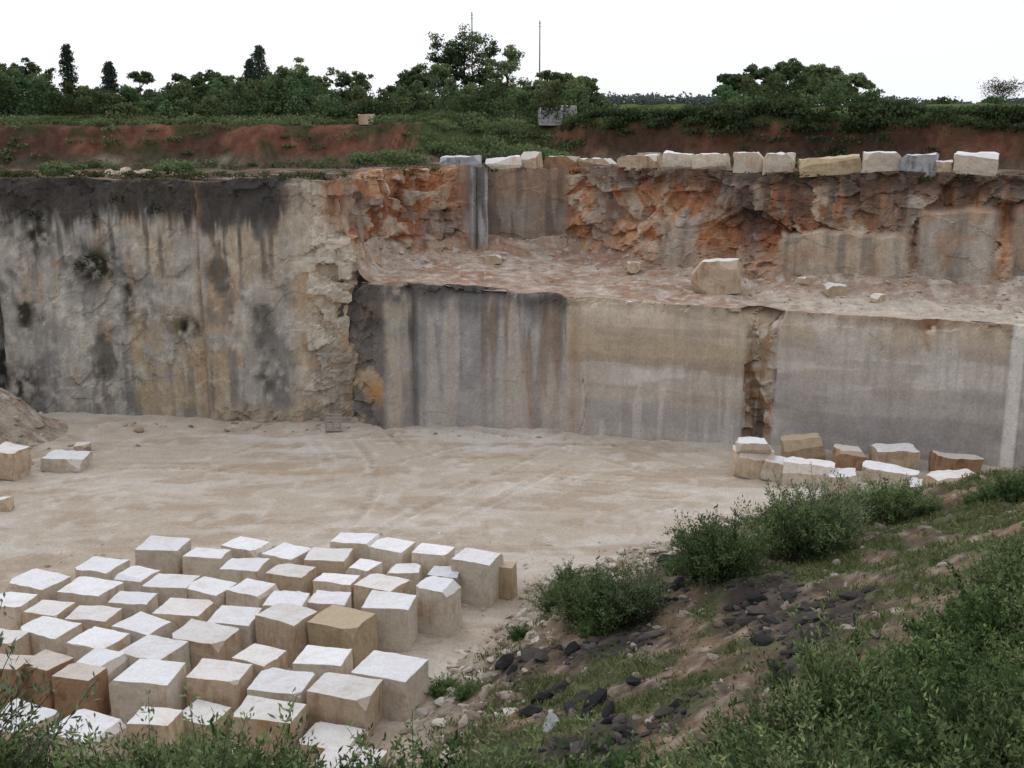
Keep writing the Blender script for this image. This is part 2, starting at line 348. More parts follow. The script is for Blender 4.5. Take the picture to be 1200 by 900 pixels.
def colL(x, s, z):
    x = xl(x)
    n1 = fbm(s*.3, z*.25, 0, 5, 81); n2 = fbm(s*.9, z*.8, 0, 5, 82); st = fbm(s*2.4, z*.13, 0, 5, 83); n3 = fbm(s*2.5, z*2.5, 0, 4, 84); wv = fbm(s*.18, z*.3, 5, 4, 85); st3 = fbm(s*5, z*.2, 0, 4, 87); bd = fbm(s*.25, z*2.2, 0, 5, 89)
    zt = zL(x)
    c = np.zeros(x.shape+(3,))+np.array([.33, .32, .315])
    c = mix(c, (.45, .435, .415), ss(n2, .42, .6)*.7)
    c = mix(c, (.12, .115, .11), ss(st, .43, .59)*ss(z, 1.0, 6.)*.8)
    c = mix(c, (.38, .28, .21), ss(st, .5, .62)*ss(x, -3, 0)*.6)
    c = mix(c, (.52, .48, .43), ss(fbm(s*1.2, z*.1, 9, 4, 86), .54, .64)*.7)
    c = mix(c, (.085, .08, .076), ss(z-zt, -1.6+1.2*(st-.5)*2, -.2)*ss(n1, .30, .47)*.85)
    p = ss(x, -7.2, -6.9)*(1-ss(x, -6.1, -5.9)); c = mix(c, (.45, .39, .31), p*.65*ss(n3, .25, .55))
    c = mix(c, (.10, .09, .08), ss(x, -5.9, -5.7)*(1-ss(x, -5.5, -5.2))*.6)
    l = 1-ss(x, -7.3, -7.); cl = np.zeros(x.shape+(3,))+np.array([.19, .175, .16]); cl = mix(cl, (.42, .34, .24), ss(n2, .48, .6)); cl = mix(cl, (.47, .28, .13), blob(x, z, -7.6, 1.9, .5, .6))
    cl = mix(cl, (.09, .08, .075), ss(z, 4.6, 5.6)*.8)
    c = c*(1-l[..., None])+cl*l[..., None]
    zz = z+.06*(x-3)+1.3*(wv-.5)+.06*(st3-.5)*4
    m1 = ss(x, 2.6, 2.8)*(1-ss(x, 11., 11.2)); c1 = np.zeros(x.shape+(3,))+np.array([.49, .45, .405])
    c1 = mix(c1, (.49, .41, .305), ss(zz, 4.3, 4.45)); c1 = mix(c1, (.56, .49, .395), ss(zz, 5.3, 5.5)); c1 = mix(c1, (.47, .40, .32), ss(zz, 6.3, 6.5))
    c1 = mix(c1, (.42, .35, .27), ss(zz, 3.95, 4.0)*(1-ss(zz, 4.3, 4.45))); c1 = mix(c1, (.64, .605, .57), ss(zz, 2.7, 2.8)*(1-ss(zz, 3.6, 3.9))*ss(x+2*n2, 4.5, 7.5)*.9)
    c1 = mix(c1, (.42, .395, .38), (1-ss(zz, 2.0, 2.3))); c1 = mix(c1, (.47, .44, .42), (1-ss(zz, 1.0, 1.15))*.8)
    c1 = mix(c1, (.38, .32, .26), ss(bd, .52, .64)*.45); c1 = mix(c1, (.62, .59, .56), ss(st, .55, .62)*.5*(1-ss(zz, 2.8, 3.4))); c1 = mix(c1, (.36, .31, .26), ss(st3, .56, .66)*.3)
    c1 = mix(c1, (.36, .27, .19), np.exp(-((x-3.05)/.3)**2)*.6)
    c = c*(1-m1[..., None])+c1*m1[..., None]
    g = ss(x, 11., 11.2)*(1-ss(x, 12.3, 12.5)); cg = np.zeros(x.shape+(3,))+np.array([.42, .34, .25]); cg = mix(cg, (.34, .21, .13), ss(n2, .45, .55)*.8); cg = mix(cg, (.54, .49, .43), ss(n3, .55, .65)*.8); cg = mix(cg, (.13, .11, .09), ss(st, .52, .60)*.85)
    c = c*(1-g[..., None])+cg*g[..., None]
    m2 = ss(x, 12.35, 12.5); zz = z+1.1*(wv-.5)+.25*(n1-.5)+.03*(x-12)+.05*(st3-.5)*4
    c2 = np.zeros(x.shape+(3,))+np.array([.46, .43, .41]); c2 = mix(c2, (.59, .55, .51), ss(zz, 3.6, 3.75)*(1-ss(zz, 4.9, 5.0))*.9); c2 = mix(c2, (.54, .465, .37), ss(zz, 5.5, 5.7)*.95); c2 = mix(c2, (.46, .40, .335), ss(zz, 5.05, 5.1)*(1-ss(zz, 5.5, 5.7)))
    c2 = mix(c2, (.37, .35, .34), (1-ss(zz, 2.2, 2.35))*.9); c2 = mix(c2, (.45, .43, .41), (1-ss(zz, 1.1, 1.2))*.8); c2 = mix(c2, (.60, .575, .545), ss(n1, .52, .60)*.6); c2 = mix(c2, (.38, .33, .28), ss(bd, .52, .64)*.45); c2 = mix(c2, (.35, .32, .29), ss(st3, .56, .66)*.3)
    c2 = mix(c2, (.16, .07, .04), blob(x, z, 18.7, 6.45, .5, .45)*1.3*ss(n3, .3, .5)); c2 = mix(c2, (.34, .23, .15), np.exp(-((x-18.3-.3*(6.6-z))/.12)**2)*(z > 5.2)*.7)
    c2 = mix(c2, (.32, .22, .14), ss(z-zt, -.5-.8*ss(st, .5, .65), 0)*.5)
    c2 = mix(c2, (.70, .68, .65), ss(x, 21.85, 21.95)*(1-ss(x, 22.25, 22.35)))
    c2 = mix(c2, (.40, .39, .385), ss(x, 22.4, 22.5)*.7)
    c = c*(1-m2[..., None])+c2*m2[..., None]
    return c*np.array([1.03, 1.0, .975])
def capL(x, s):
    n = fbm(s*1.2, 0, 0, 4, 19); c = np.zeros(x.shape+(3,))+np.array([.40, .30, .23]); c = mix(c, (.30, .19, .13), ss(n, .45, .6)); return mix(c, (.50, .44, .37), ss(x, 12, 16)*.9)
wall('quarry_wall', LO, .09, .09, lambda x: np.full(x.shape, -.6), lambda x, s: zL(x)+.3*(fbm(s*.7, 0, 0, 4, 88)-.5)*(1-.5*sm(x)), colL, dispL, M_sawn, capL, 1.5)

# ---- bench between
xs = np.arange(-8.4, 58, .14); t = np.linspace(0, 1, 100)[:, None]
yf = yL(xs)+.55; yb = np.maximum(yU(xs)+.9, yf+.3)
BX = np.broadcast_to(xs, (100, len(xs))); BY = yf+(yb-yf)*t
def bench_z(x, y):
    yf = yL(x); yb = np.maximum(yU(x), yf+.3); tt = np.clip((y-yf)/(yb-yf), 0, 1.1)
    dist = yb-y
    return zL(x)-.1+.75*tt+1.1*np.exp(-np.maximum(dist, 0)/1.2)*(.3+fbm(x*.4, y*.4, 0, 3, 95))+(.5*(fbm(x*.5, y*.5, 0, 5, 91)-.5)+.12*(fbm(x*3, y*3, 0, 3, 92)-.5))*ss(tt, 0, .12)*(1-.6*ss(x, 16, 20)*(1-ss(tt, .4, .7)))
BZ = bench_z(BX, BY)
n = fbm(BX*.5, BY*.8, 0, 5, 93); n2 = fbm(BX*2.5, BY*2.5, 0, 3, 94)
c = np.zeros(BX.shape+(3,))+np.array([.40, .31, .245]); c = mix(c, (.33, .205, .145), ss(n, .46, .60)*.8*(1-.7*ss(BX, 12, 18))); c = mix(c, (.52, .47, .42), ss(n2, .55, .68)*.7)
c = mix(c, (.50, .44, .37), ss(BX, 10, 16)*(1-ss(t, .35, .6))*.85)
build('rock_bench', np.stack([BX, BY, BZ], -1), gridq(*BX.shape), M_soil, c)

# ------------------------------------------------------------------ quarry floor
xs = np.arange(-48, 36, .13); ys = np.arange(17, 62, .13)
FX, FY = np.meshgrid(xs, ys)
h = .22*(fbm(FX*.12, FY*.12, 0, 4, 101)-.5)+.09*(fbm(FX*1.1, FY*1.1, 0, 5, 102)-.5)
tr = np.zeros_like(h); R2 = np.random.default_rng(3)
for i in range(44):
    cx = R2.uniform(-40, 20); cy = R2.uniform(25, 90); R = R2.uniform(6, 40); e = R2.uniform(.5, 1.1)
    dx = FX-cx; dy = (FY-cy)/e; a = np.arctan2(dy, dx); r = np.hypot(dx, dy)+.9*np.sin(a*3+i)+.5*np.sin(a*7+2*i)
    a0 = R2.uniform(-3.1, 3.1); w = ss(np.cos(a-a0), .2, .6)*ss(vnoise(FX*.2, FY*.2, float(i), 7), .35, .6)*R2.uniform(.5, 1.2)
    for o in (-1.0, 1.0):
        q = (r-R-o)/.21; lug = .5+.5*np.sin(a*R*12+np.abs(q)*2)
        tr += w*(-np.exp(-q*q)*lug+.7*np.exp(-((np.abs(q)-1.6)/.5)**2))
wallfade = ss(yU(FX)-FY, 1, 4); tr = np.clip(tr, -1.3, 1.3)*wallfade*(.45+.8*ss(fbm(FX*.5, FY*.5, 0, 3, 108), .4, .62))
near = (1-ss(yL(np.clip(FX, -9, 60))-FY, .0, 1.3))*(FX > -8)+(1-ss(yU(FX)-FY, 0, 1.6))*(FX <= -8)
h = h+tr*.075+.25*near*fbm(FX*1.2, FY*1.2, 0, 3, 105)
n = fbm(FX*.2, FY*.35, 0, 5, 103); n2 = fbm(FX*1.4, FY*1.4, 0, 4, 104); n4 = fbm(FX*.35, FY*1.1, 2, 5, 106)
c = np.zeros(h.shape+(3,))+np.array([.475, .405, .33])
c = mix(c, (.55, .50, .44), ss(n, .48, .65)*.8); c = mix(c, (.39, .31, .235), ss(n4, .48, .62)*.7)
c = mix(c, (.39, .29, .19), np.exp(-(((FX+9.5)/3.6)**2+((FY-47.6)/.9)**2))*.8)
c = mix(c, (.60, .56, .51), ss(n2, .55, .7)*.45)
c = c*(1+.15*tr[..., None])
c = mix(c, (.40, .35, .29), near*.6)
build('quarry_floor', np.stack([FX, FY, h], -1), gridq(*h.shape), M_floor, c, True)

# ------------------------------------------------------------------ hillside
def hill(x, y):
    x = np.asarray(x, float); y = np.asarray(y, float)
    s1 = (x-.5)*.635-(y-34.6)*.772; s2 = (x-.5)*.935-(y-34.6)*.353
    w = 1.6*(fbm(x*.25, y*.25, 0, 3, 111)-.5)
    a = np.minimum(np.minimum(.37*(s1+w), .46*(s2+w)), .6*(41.3-y+w))
    b = .72*(20.3-y+w)
    k = 1.2; m = np.maximum(a, b)+np.log1p(np.exp(-np.abs(a-b)*2/k))*k/2*.5
    m = np.where(m > 12.4, 12.4+.9*np.tanh((m-12.4)/.9), m)
    rough = .7*(fbm(x*.45, y*.45, 0, 4, 112)-.5)+.45*(fbm(x*1.6, y*1.6, 0, 5, 113)-.5)
    return np.maximum(m, -.6)+rough*ss(m, -.6, .8)
def darkpatch(x, y, z): return ss(fbm(x*.3, y*.3, 5, 4, 124)+.17*blob(x, y, 5.0, 31.2, 2.4, 2.2)+.26*blob(x, y, 2.1, 25.5, 2.1, 1.7)-.14*ss(x, 7, 10)-.07, .55, .62)*ss(z, .6, 1.3)
xs = np.arange(-60, 60, .18); ys = np.arange(-22, 43, .18); HX, HY = np.meshgrid(xs, ys); HZ = hill(HX, HY)
n = fbm(HX*.35, HY*.35, 0, 5, 121); n2 = fbm(HX*1.1, HY*1.1, 0, 5, 122); n3 = fbm(HX*3, HY*3, 0, 3, 123); n5 = fbm(HX*.8, HY*.8, 0, 5, 127)
c = np.zeros(HX.shape+(3,))+np.array([.19, .14, .10])
c = mix(c, (.27, .18, .12), ss(n, .46, .6)*.75); c = mix(c, (.09, .073, .058), ss(n2, .48, .60)*.75)
c = mix(c, (.36, .30, .25), ss(n3, .58, .7)*.6)
c = mix(c, (.40, .345, .28), (1-ss(HZ+.8*(n2-.5), .1, 1.4))*.85)
c = mix(c, (.085, .11, .048), ss(n5+.07*ss(HX, 4, 12), .52, .6)*ss(HZ, 1.0, 2.2)*.7)
c = mix(c, (.055, .048, .046), darkpatch(HX, HY, HZ)*.75*ss(n3, .2, .5))
build('hillside', np.stack([HX, HY, HZ], -1), gridq(*HX.shape), M_soil, c)
def slope_point(u, v):
    dx, dy, dz = ray(u, v); t = np.arange(3, 60, .05)
    X, Y, Z = dx*t, dy*t, CH+dz*t; b = Z < np.maximum(hill(X, Y), 0)
    i = int(np.argmax(b)) if b.any() else len(t)-1
    return X[i], Y[i], max(float(hill(X[i], Y[i])), 0)

# ------------------------------------------------------------------ upper plateau to horizon
xc = np.arange(-62, 60, .28)
off = np.r_[np.arange(1.3, 34, .26), np.arange(34, 90, 1.3), np.geomspace(90, 2500, 26)]
O = off[:, None]; XC = np.broadcast_to(xc, (len(off), len(xc)))
UX = XC*(1+np.maximum(0, O-50)/50); UY = yU(XC)+O
def bank_y(x): return np.interp(x, [-60, -35, -8, -3, 4, 14, 28, 60], [72, 73, 74, 78, 79, 71, 65.5, 54])
def up_z(x, y, xq=None):
    xq = x if xq is None else xq
    w = np.interp(xq, [-60, -9, -5, 2, 5, 60], [2.6, 2.2, 7, 7, 1.6, 1.4])
    b = bank_y(xq)+2.2*(fbm(x*.3, y*.1, 0, 5, 131)-.5)
    q = ss(y, b, b+w)
    return 12.4+.35*(fbm(x*.4, y*.4, 0, 4, 132)-.5)*ss(y-yU(xq), 0, 1.5)+np.where(xq > -9, .25, 0)+q*(2.8+.7*(fbm(x*.1, y*.1, 0, 3, 133)-.5)+.35*ss(xq, 3, 8))+.4*(fbm(x*.8, y*.8, 0, 4, 135)-.5)*ss(q, 0, .3)+.9*ss(y, b+3, b+25)+1.2*ss(y, 110, 260)
UZ = up_z(UX, UY, XC)-1.2*(1-ss(O, 1.3, 1.7))
n = fbm(UX*.3, UY*.3, UZ*.5, 5, 141); n2 = fbm(UX*1.2, UY*1.2, UZ*1.5, 4, 142)
bq = (UZ-12.8)/2.9
c = np.zeros(UX.shape+(3,))+np.array([.15, .11, .08]); c = mix(c, (.08, .07, .055), ss(n, .45, .6)*.8)
c = mix(c, (.34, .28, .22), ss(n2, .57, .67)*.6)
face = ss(bq, .08, .2); gl = ss(bq, .80, .95)
red = np.zeros(UX.shape+(3,))+np.array([.175, .082, .056]); red = mix(red, (.24, .115, .075), ss(n2, .5, .62)); red = mix(red, (.075, .048, .038), ss(n, .46, .58)*.75)
red = mix(red, (.05, .065, .03), ss(fbm(UX*.5, UY*.5, UZ, 4, 143), .51, .59)*np.where(UX < 4, .75, .3))
gap = ss(UX, -8, -5.5)*(1-ss(UX, 1.5, 4)); red = mix(red, (.06, .09, .035), gap*.85)
c = c*(1-face[..., None])+red*face[..., None]
gr = np.zeros(UX.shape+(3,))+np.array([.095, .13, .05]); gr = mix(gr, (.055, .078, .033), ss(n, .45, .6)); gr = mix(gr, (.15, .16, .08), ss(n2, .56, .66)*.6)
c = c*(1-gl[..., None])+gr*gl[..., None]
build('plateau_ground', np.stack([UX, UY, UZ], -1), gridq(*UX.shape), M_soil, c)

# ------------------------------------------------------------------ limestone blocks
def block(name, loc, dims, rot, mat, tilt=(0, 0), seed=0, cuts=2, rough=.015, chip=(.04, .15)):
    R = random.Random(seed); bm = bmesh.new(); bmesh.ops.create_cube(bm, size=1)
    for v in bm.verts:
        v.co = Vector((v.co.x*dims[0]*(1+R.uniform(-.05, .05)), v.co.y*dims[1]*(1+R.uniform(-.06, .06)), v.co.z*dims[2]*(1+R.uniform(-.05, .05))))
    bmesh.ops.subdivide_edges(bm, edges=bm.edges[:], cuts=9, use_grid_fill=True)
    P = np.array([v.co for v in bm.verts]); o = seed*3.1
    dn = np.stack([fbm(P[:, 0]*2.2+o, P[:, 1]*2.2+k*9, P[:, 2]*2.2, 4, 200+k)-.5 for k in range(3)], 1)*rough*6
    for v, d in zip(bm.verts, dn): v.co += Vector(d)
    for k in range(cuts):
        s = Vector((R.choice((-1, 1)), R.choice((-1, 1)), R.choice((-1, 1, 1))))
        if R.random() < .5: s[R.randrange(3)] *= .08
        cor = Vector((s.x*dims[0]/2, s.y*dims[1]/2, s.z*dims[2]/2)); nrm = Vector((s.x*R.uniform(.5, 1), s.y*R.uniform(.5, 1), s.z*R.uniform(.5, 1))).normalized()
        co = cor-nrm*R.uniform(*chip)
        r = bmesh.ops.bisect_plane(bm, geom=bm.verts[:]+bm.edges[:]+bm.faces[:], plane_co=co, plane_no=nrm, clear_outer=True)
        ed = [g for g in r['geom_cut'] if isinstance(g, bmesh.types.BMEdge)]
        try: bmesh.ops.holes_fill(bm, edges=ed, sides=0)
        except Exception: pass
    zmin = min(v.co.z for v in bm.verts)
    for v in bm.verts: v.co.z -= zmin
    sh = [e for e in bm.edges if len(e.link_faces) == 2 and e.calc_face_angle(0) > .7]
    try: bmesh.ops.bevel(bm, geom=sh, offset=.025, segments=2, affect='EDGES', profile=.6, clamp_overlap=True)
    except Exception: pass
    bmesh.ops.recalc_face_normals(bm, faces=bm.faces[:])
    me = bpy.data.meshes.new(name); bm.to_mesh(me); bm.free(); me.materials.append(mat)
    ob = bpy.data.objects.new(name, me); scene.collection.objects.link(ob)
    ob.location = loc; ob.rotation_euler = (tilt[0], tilt[1], rot); return ob
Y = [(190,636,58,1.25,'w'),(290,636,56,1.0,'w'),(337,645,54,1.0,'w'),(416,630,56,1.2,'w'),(243,648,54,1.1,'w'),(459,637,50,1.2,'w'),(118,661,56,1.0,'w'),(160,671,48,1.1,'w'),
(287,660,54,1.1,'w'),(385,649,56,1.1,'w'),(428,661,40,1.0,'w'),(507,643,48,1.25,'w'),(562,650,54,1.5,'w'),(45,678,66,1.1,'w'),(105,686,66,1.1,'w'),(200,680,60,1.1,'w'),(340,668,54,1.1,'w'),(474,665,46,.9,'w'),(521,668,44,1.1,'g'),
(155,700,52,1.1,'w'),(247,684,54,1.1,'w'),(395,675,54,1.1,'w'),(295,688,54,1.1,'w'),(447,682,60,1.1,'w'),(513,684,52,1.5,'w'),(12,702,56,1.1,'w'),(58,712,56,1.1,'w'),(108,717,62,1.1,'w'),(215,710,66,1.15,'c'),(337,701,54,1.15,'w'),
(385,698,50,1.1,'w'),(456,703,62,1.4,'w'),(272,722,62,1.2,'w'),(170,728,64,1.15,'w'),(50,735,66,1.15,'w'),(335,718,62,1.4,'c'),(402,722,74,1.4,'y'),(115,746,68,1.15,'w'),(242,738,76,1.25,'w'),(182,758,72,1.2,'w'),(305,766,58,1.1,'c'),(378,768,68,1.1,'w'),
(447,784,86,1.2,'w'),(118,772,58,1.2,'w'),(52,772,56,1.3,'r'),(95,786,56,1.3,'r'),(173,786,84,1.3,'w'),(255,786,70,1.2,'c'),(330,798,74,1.05,'w'),(407,811,82,1.15,'c'),(318,826,82,1.0,'w'),(400,856,74,.5,'c'),(405,878,84,.6,'w'),(14,742,50,1.2,'c'),
(12,775,50,1.3,'r'),(240,832,60,.6,'c'),(100,850,80,1.0,'w'),(20,838,80,1.0,'w'),(182,838,60,.9,'c'),(588,660,26,1.15,'y')]
P = []
for (u, v, w, hh, kd) in Y:
    x, y = place(u, v, hh); ax = y*cP+(CH-hh)*sP; P.append([x, y, w/F*ax*.88])
P = np.array(P); Q = P[:, :2].copy()
for it in range(40):
    for i in range(len(Q)):
        for j in range(i+1, len(Q)):
            d = Q[j]-Q[i]; q = np.array([d[0], d[1]*1.12]); L = np.hypot(*q)+1e-6; m = (P[i, 2]+P[j, 2])*.5*.98
            if L < m: s = (m-L)/L*.25; Q[i] -= d*s; Q[j] += d*s
MK = {'w': M_bw, 'c': M_bc, 'r': M_br, 'y': M_by, 'g': M_bg}
for i, (u, v, w, hh, kd) in enumerate(Y):
    wd = P[i, 2]; R = random.Random(i+5); k = kd
    if kd == 'w' and R.random() < .18: k = 'c'
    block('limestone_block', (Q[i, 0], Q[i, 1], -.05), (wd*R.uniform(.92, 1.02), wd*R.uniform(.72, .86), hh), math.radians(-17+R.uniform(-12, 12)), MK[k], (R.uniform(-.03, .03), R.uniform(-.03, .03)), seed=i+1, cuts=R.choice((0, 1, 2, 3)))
T = [(541,187,50,.75,'g'),(591,188,44,.7,'w'),(623,186,26,.95,'c'),(660,190,42,.7,'r'),(701,191,44,.6,'c'),(750,192,50,.75,'c'),(795,191,38,1.0,'w'),(834,191,42,.95,'w'),(876,189,38,1.1,'w'),(913,189,38,1.0,'w'),(971,193,74,.85,'y'),(1032,191,44,1.15,'w'),(1078,194,42,1.05,'g'),(1102,196,22,.8,'c'),(1142,194,52,1.15,'w')]
for i, (u, v, w, hh, kd) in enumerate(T):
    a = (u-600)/F; y = 60.
    for _ in range(20): x = a*(y*cP+2.2*sP); y = float(yU(x))+1.1
    ax = y*cP
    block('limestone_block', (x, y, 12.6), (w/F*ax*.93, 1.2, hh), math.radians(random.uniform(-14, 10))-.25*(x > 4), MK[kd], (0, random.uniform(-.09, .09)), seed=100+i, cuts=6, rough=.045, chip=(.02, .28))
B = [(885,562,48,1.15,0,'c',0),(890,530,44,.45,1.15,'w',0),(915,566,34,.85,0,'w',.1),(945,545,48,1.15,0,'y',-.12),(950,572,60,.95,0,'w',.05),(1000,553,40,.95,0,'r',0),(1052,551,54,.85,0.15,'c',0),(1046,572,66,.75,0,'w',.08),(990,578,34,.7,0,'w',0),(1123,560,54,.85,.1,'r',.05),(1122,592,60,1.1,0.25,'c',-.05),(1085,585,30,.5,0,'w',0)]
for i, (u, v, w, hh, z, kd, tl) in enumerate(B):
    x, y = place(u, v, z)
    if z > 1: x, y = place(885, 562, 0)
    y += .6; ax = y*cP+CH*sP
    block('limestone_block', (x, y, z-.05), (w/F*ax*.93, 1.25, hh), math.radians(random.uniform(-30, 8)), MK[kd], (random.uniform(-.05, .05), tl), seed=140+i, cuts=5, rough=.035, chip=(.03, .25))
for i, (u, v, w, d, hh, kd) in enumerate([(8,562,34,1.2,1.35,'c'),(74,552,46,1.3,.6,'w'),(-30,565,40,1.2,1.2,'c'),(0,602,16,.5,.5,'c'),(92,532,16,.6,.4,'c')]):
    x, y = place(u, v, 0); ax = y*cP+CH*sP
    block('limestone_block', (x, y+.5, -.05), (w/F*ax, d, hh), random.uniform(-.4, .2), MK[kd], (.03, .04), seed=170+i, cuts=4, rough=.035, chip=(.03, .25))
for i, (u, w, hh, kd, yy) in enumerate([(645,26,1.2,'g',84),(762,24,.8,'c',74),(430,18,.7,'c',80),(667,16,.9,'g',86)]):
    x = (u-600)/F*yy*cP; block('limestone_block', (x, yy, float(up_z(np.array(x), np.array(float(yy))))), (w/F*yy, 1.2, hh), .1, MK[kd], seed=190+i)
bx, by = 10.3, 55.0
block('boulder', (bx, by, float(bench_z(np.array(bx), np.array(by)))-.1), (2.2, 1.6, 1.65), -.35, M_bc, (.04, -.08), seed=231, cuts=11, rough=.06, chip=(.12, .42))
for i, (x, y, s) in enumerate([(15.7, 53.7, .7), (17.3, 52.2, .5), (6.6, 60.3, .7), (14.6, 55.3, .5), (-1.0, 61.5, .6)]):
    block('boulder', (x, y, float(bench_z(np.array(x), np.array(y)))-.06), (s*1.4, s, s*.8), i*.7, M_bc, (.1, .1), seed=240+i, cuts=7, rough=.03, chip=(.04, .16))

# ------------------------------------------------------------------ rocks & rubble
def ico(sub):
    bm = bmesh.new(); bmesh.ops.create_icosphere(bm, subdivisions=sub, radius=1); bm.verts.ensure_lookup_table()
    V = np.array([v.co for v in bm.verts]); Fc = np.array([[v.index for v in f.verts] for f in bm.faces]); bm.free(); return V, Fc
def rockshape(V, seed, npl=9):
    r = np.random.default_rng(seed); d = np.ones(len(V))*9
    for k in range(npl):
        n = r.normal(size=3); n /= np.linalg.norm(n); q = V@n; d = np.minimum(d, np.where(q > .05, r.uniform(.42, .85)/np.maximum(q, .05), 9))
    d = np.minimum(d, 1.25)*(1+.06*r.normal(size=len(V)))
    return V*d[:, None]
iV, iF = ico(2); shapes = [rockshape(iV, k) for k in range(14)]
def rubble(name, pts, size, colA, colB, mat=None, sink=.3):
    VV = []; FF = []; CC = []; b = 0
    for p, s in zip(pts, size):
        S = shapes[random.randrange(14)]; R = Matrix.Rotation(random.uniform(0, 6.3), 3, 'Z')@Matrix.Rotation(random.uniform(0, 6.3), 3, 'X')
        q = (S*np.array([1.1, random.uniform(.5, .95), random.uniform(.4, .8)]))@np.array(R).T*s
        q[:, 2] *= .75
        VV.append(q+np.array(p)+np.array([0, 0, s*(.4-sink)])); FF.append(iF+b); b += len(iV)
        t = random.random(); CC.append(np.tile(np.array(colA)*(1-t)+np.array(colB)*t, (len(iV), 1)))
    return build(name, np.concatenate(VV), np.concatenate(FF), mat or M_rub, np.concatenate(CC))
def logsize(n, a, b, p=3.2): return a*(b/a)**(rng.random(n)**p)
x = rng.uniform(-8, 30, 1900); tt = 1-.9*rng.random(1900)**1.6; y = yL(x)+.6+(yU(x)-yL(x)-.3)*tt
k = y < yU(x)+.2; x, y = x[k], y[k]; z = bench_z(x, y)
s = logsize(len(x), .04, .30)*(.3+.7*tt[k]); rubble('rubble_on_bench', np.stack([x, y, z], 1), s, (.34, .22, .15), (.56, .50, .44))
x = rng.uniform(-28, 10.5, 500); y = np.where(x < -7.9, yU(x), yL(np.clip(x, -9, 60)))-.35-rng.random(500)**2*1.3
rubble('rubble_at_cliff_foot', np.stack([x, y, 0*x], 1), logsize(500, .04, .26)*np.where((x > -15) & (x < -8), 1.7, .7), (.26, .22, .18), (.48, .43, .37))
x = rng.uniform(-4, 20, 12000); y = rng.uniform(19, 41, 12000); z = hill(x, y)
dkm = (darkpatch(x, y, z) > .5); x1, y1, z1 = x[dkm][:1100], y[dkm][:1100], z[dkm][:1100]
rubble('dark_rubble', np.stack([x1, y1, z1], 1), logsize(len(x1), .05, .34), (.035, .033, .034), (.12, .105, .095), sink=.3)
k = (z > -.1) & (z < 1.6); x1, y1, z1 = x[k][:2000], y[k][:2000], z[k][:2000]
rubble('pale_rubble', np.stack([x1, y1, np.maximum(z1, 0)], 1), logsize(len(x1), .035, .30), (.26, .21, .16), (.58, .53, .47), sink=.2)
k = z > 1.6; x1, y1, z1 = x[k][-2000:], y[k][-2000:], z[k][-2000:]
rubble('hillside_stones', np.stack([x1, y1, z1], 1), logsize(len(x1), .03, .2), (.10, .08, .065), (.40, .35, .3))
x = rng.uniform(-20, 6, 900); y = rng.uniform(22, 40, 900); k = hill(x, y) < .1
rubble('floor_pebbles', np.stack([x[k], y[k], 0*x[k]], 1), logsize(k.sum(), .03, .14), (.42, .36, .28), (.60, .56, .51))
for (u, v, s, col) in [(648,850,.38,'g'),(700,825,.4,'d'),(640,818,.45,'d'),(668,832,.4,'d'),(625,835,.35,'d'),(682,818,.35,'d'),(655,812,.3,'d'),(712,838,.35,'d'),(690,840,.3,'d'),(632,826,.3,'d'),(745,800,.3,'d'),(760,690,.5,'d'),(790,660,.4,'d'),(775,705,.35,'d')]:
    p = slope_point(u, v); cc = ((.35, .35, .36), (.42, .42, .42)) if col == 'g' else ((.03, .03, .032), (.06, .055, .055))
    rubble('boulder', [p], [s], *cc)
x = rng.uniform(-24, -17, 260); y = yU(x)+3+rng.random(260)*4
rubble('rubble_on_ledge', np.stack([x, y, up_z(x, y)], 1), logsize(260, .12, .7, 2.2)*np.exp(-((x+20.5)/2.6)**2)+.05, (.40, .28, .2), (.55, .48, .4))
gx = np.arange(-38, -21, .12); gy = np.arange(44, 58, .12); GX, GY = np.meshgrid(gx, gy)
def heap(x, y): return 2.9*np.exp(-(((x+27.9)/2.6)**2+((y-53.2)/3.0)**2))+1.3*np.exp(-(((x+25.0)/1.6)**2+((y-53.6)/2)**2))
GZ = heap(GX, GY)
GZ = GZ*(.75+.5*fbm(GX*.7, GY*.7, 0, 4, 151))+.25*(fbm(GX*3, GY*3, 0, 3, 152)-.5)*ss(GZ, .1, .5)-.15
n = fbm(GX*1.5, GY*1.5, 0, 4, 153); c = np.zeros(GX.shape+(3,))+np.array([.40, .34, .27]); c = mix(c, (.28, .20, .15), ss(n, .45, .6)*.8); c = mix(c, (.52, .47, .42), ss(n, .6, .7)*.7)
build('spoil_heap', np.stack([GX, GY, GZ], -1), gridq(*GX.shape), M_soil, c)
x = rng.normal(-27.3, 2.6, 600); y = rng.normal(52., 2.0, 600)
rubble('spoil_heap_stones', np.stack([x, y, np.maximum(heap(x, y)*.98-.1, 0)], 1), logsize(600, .05, .35), (.3, .22, .16), (.54, .48, .42))

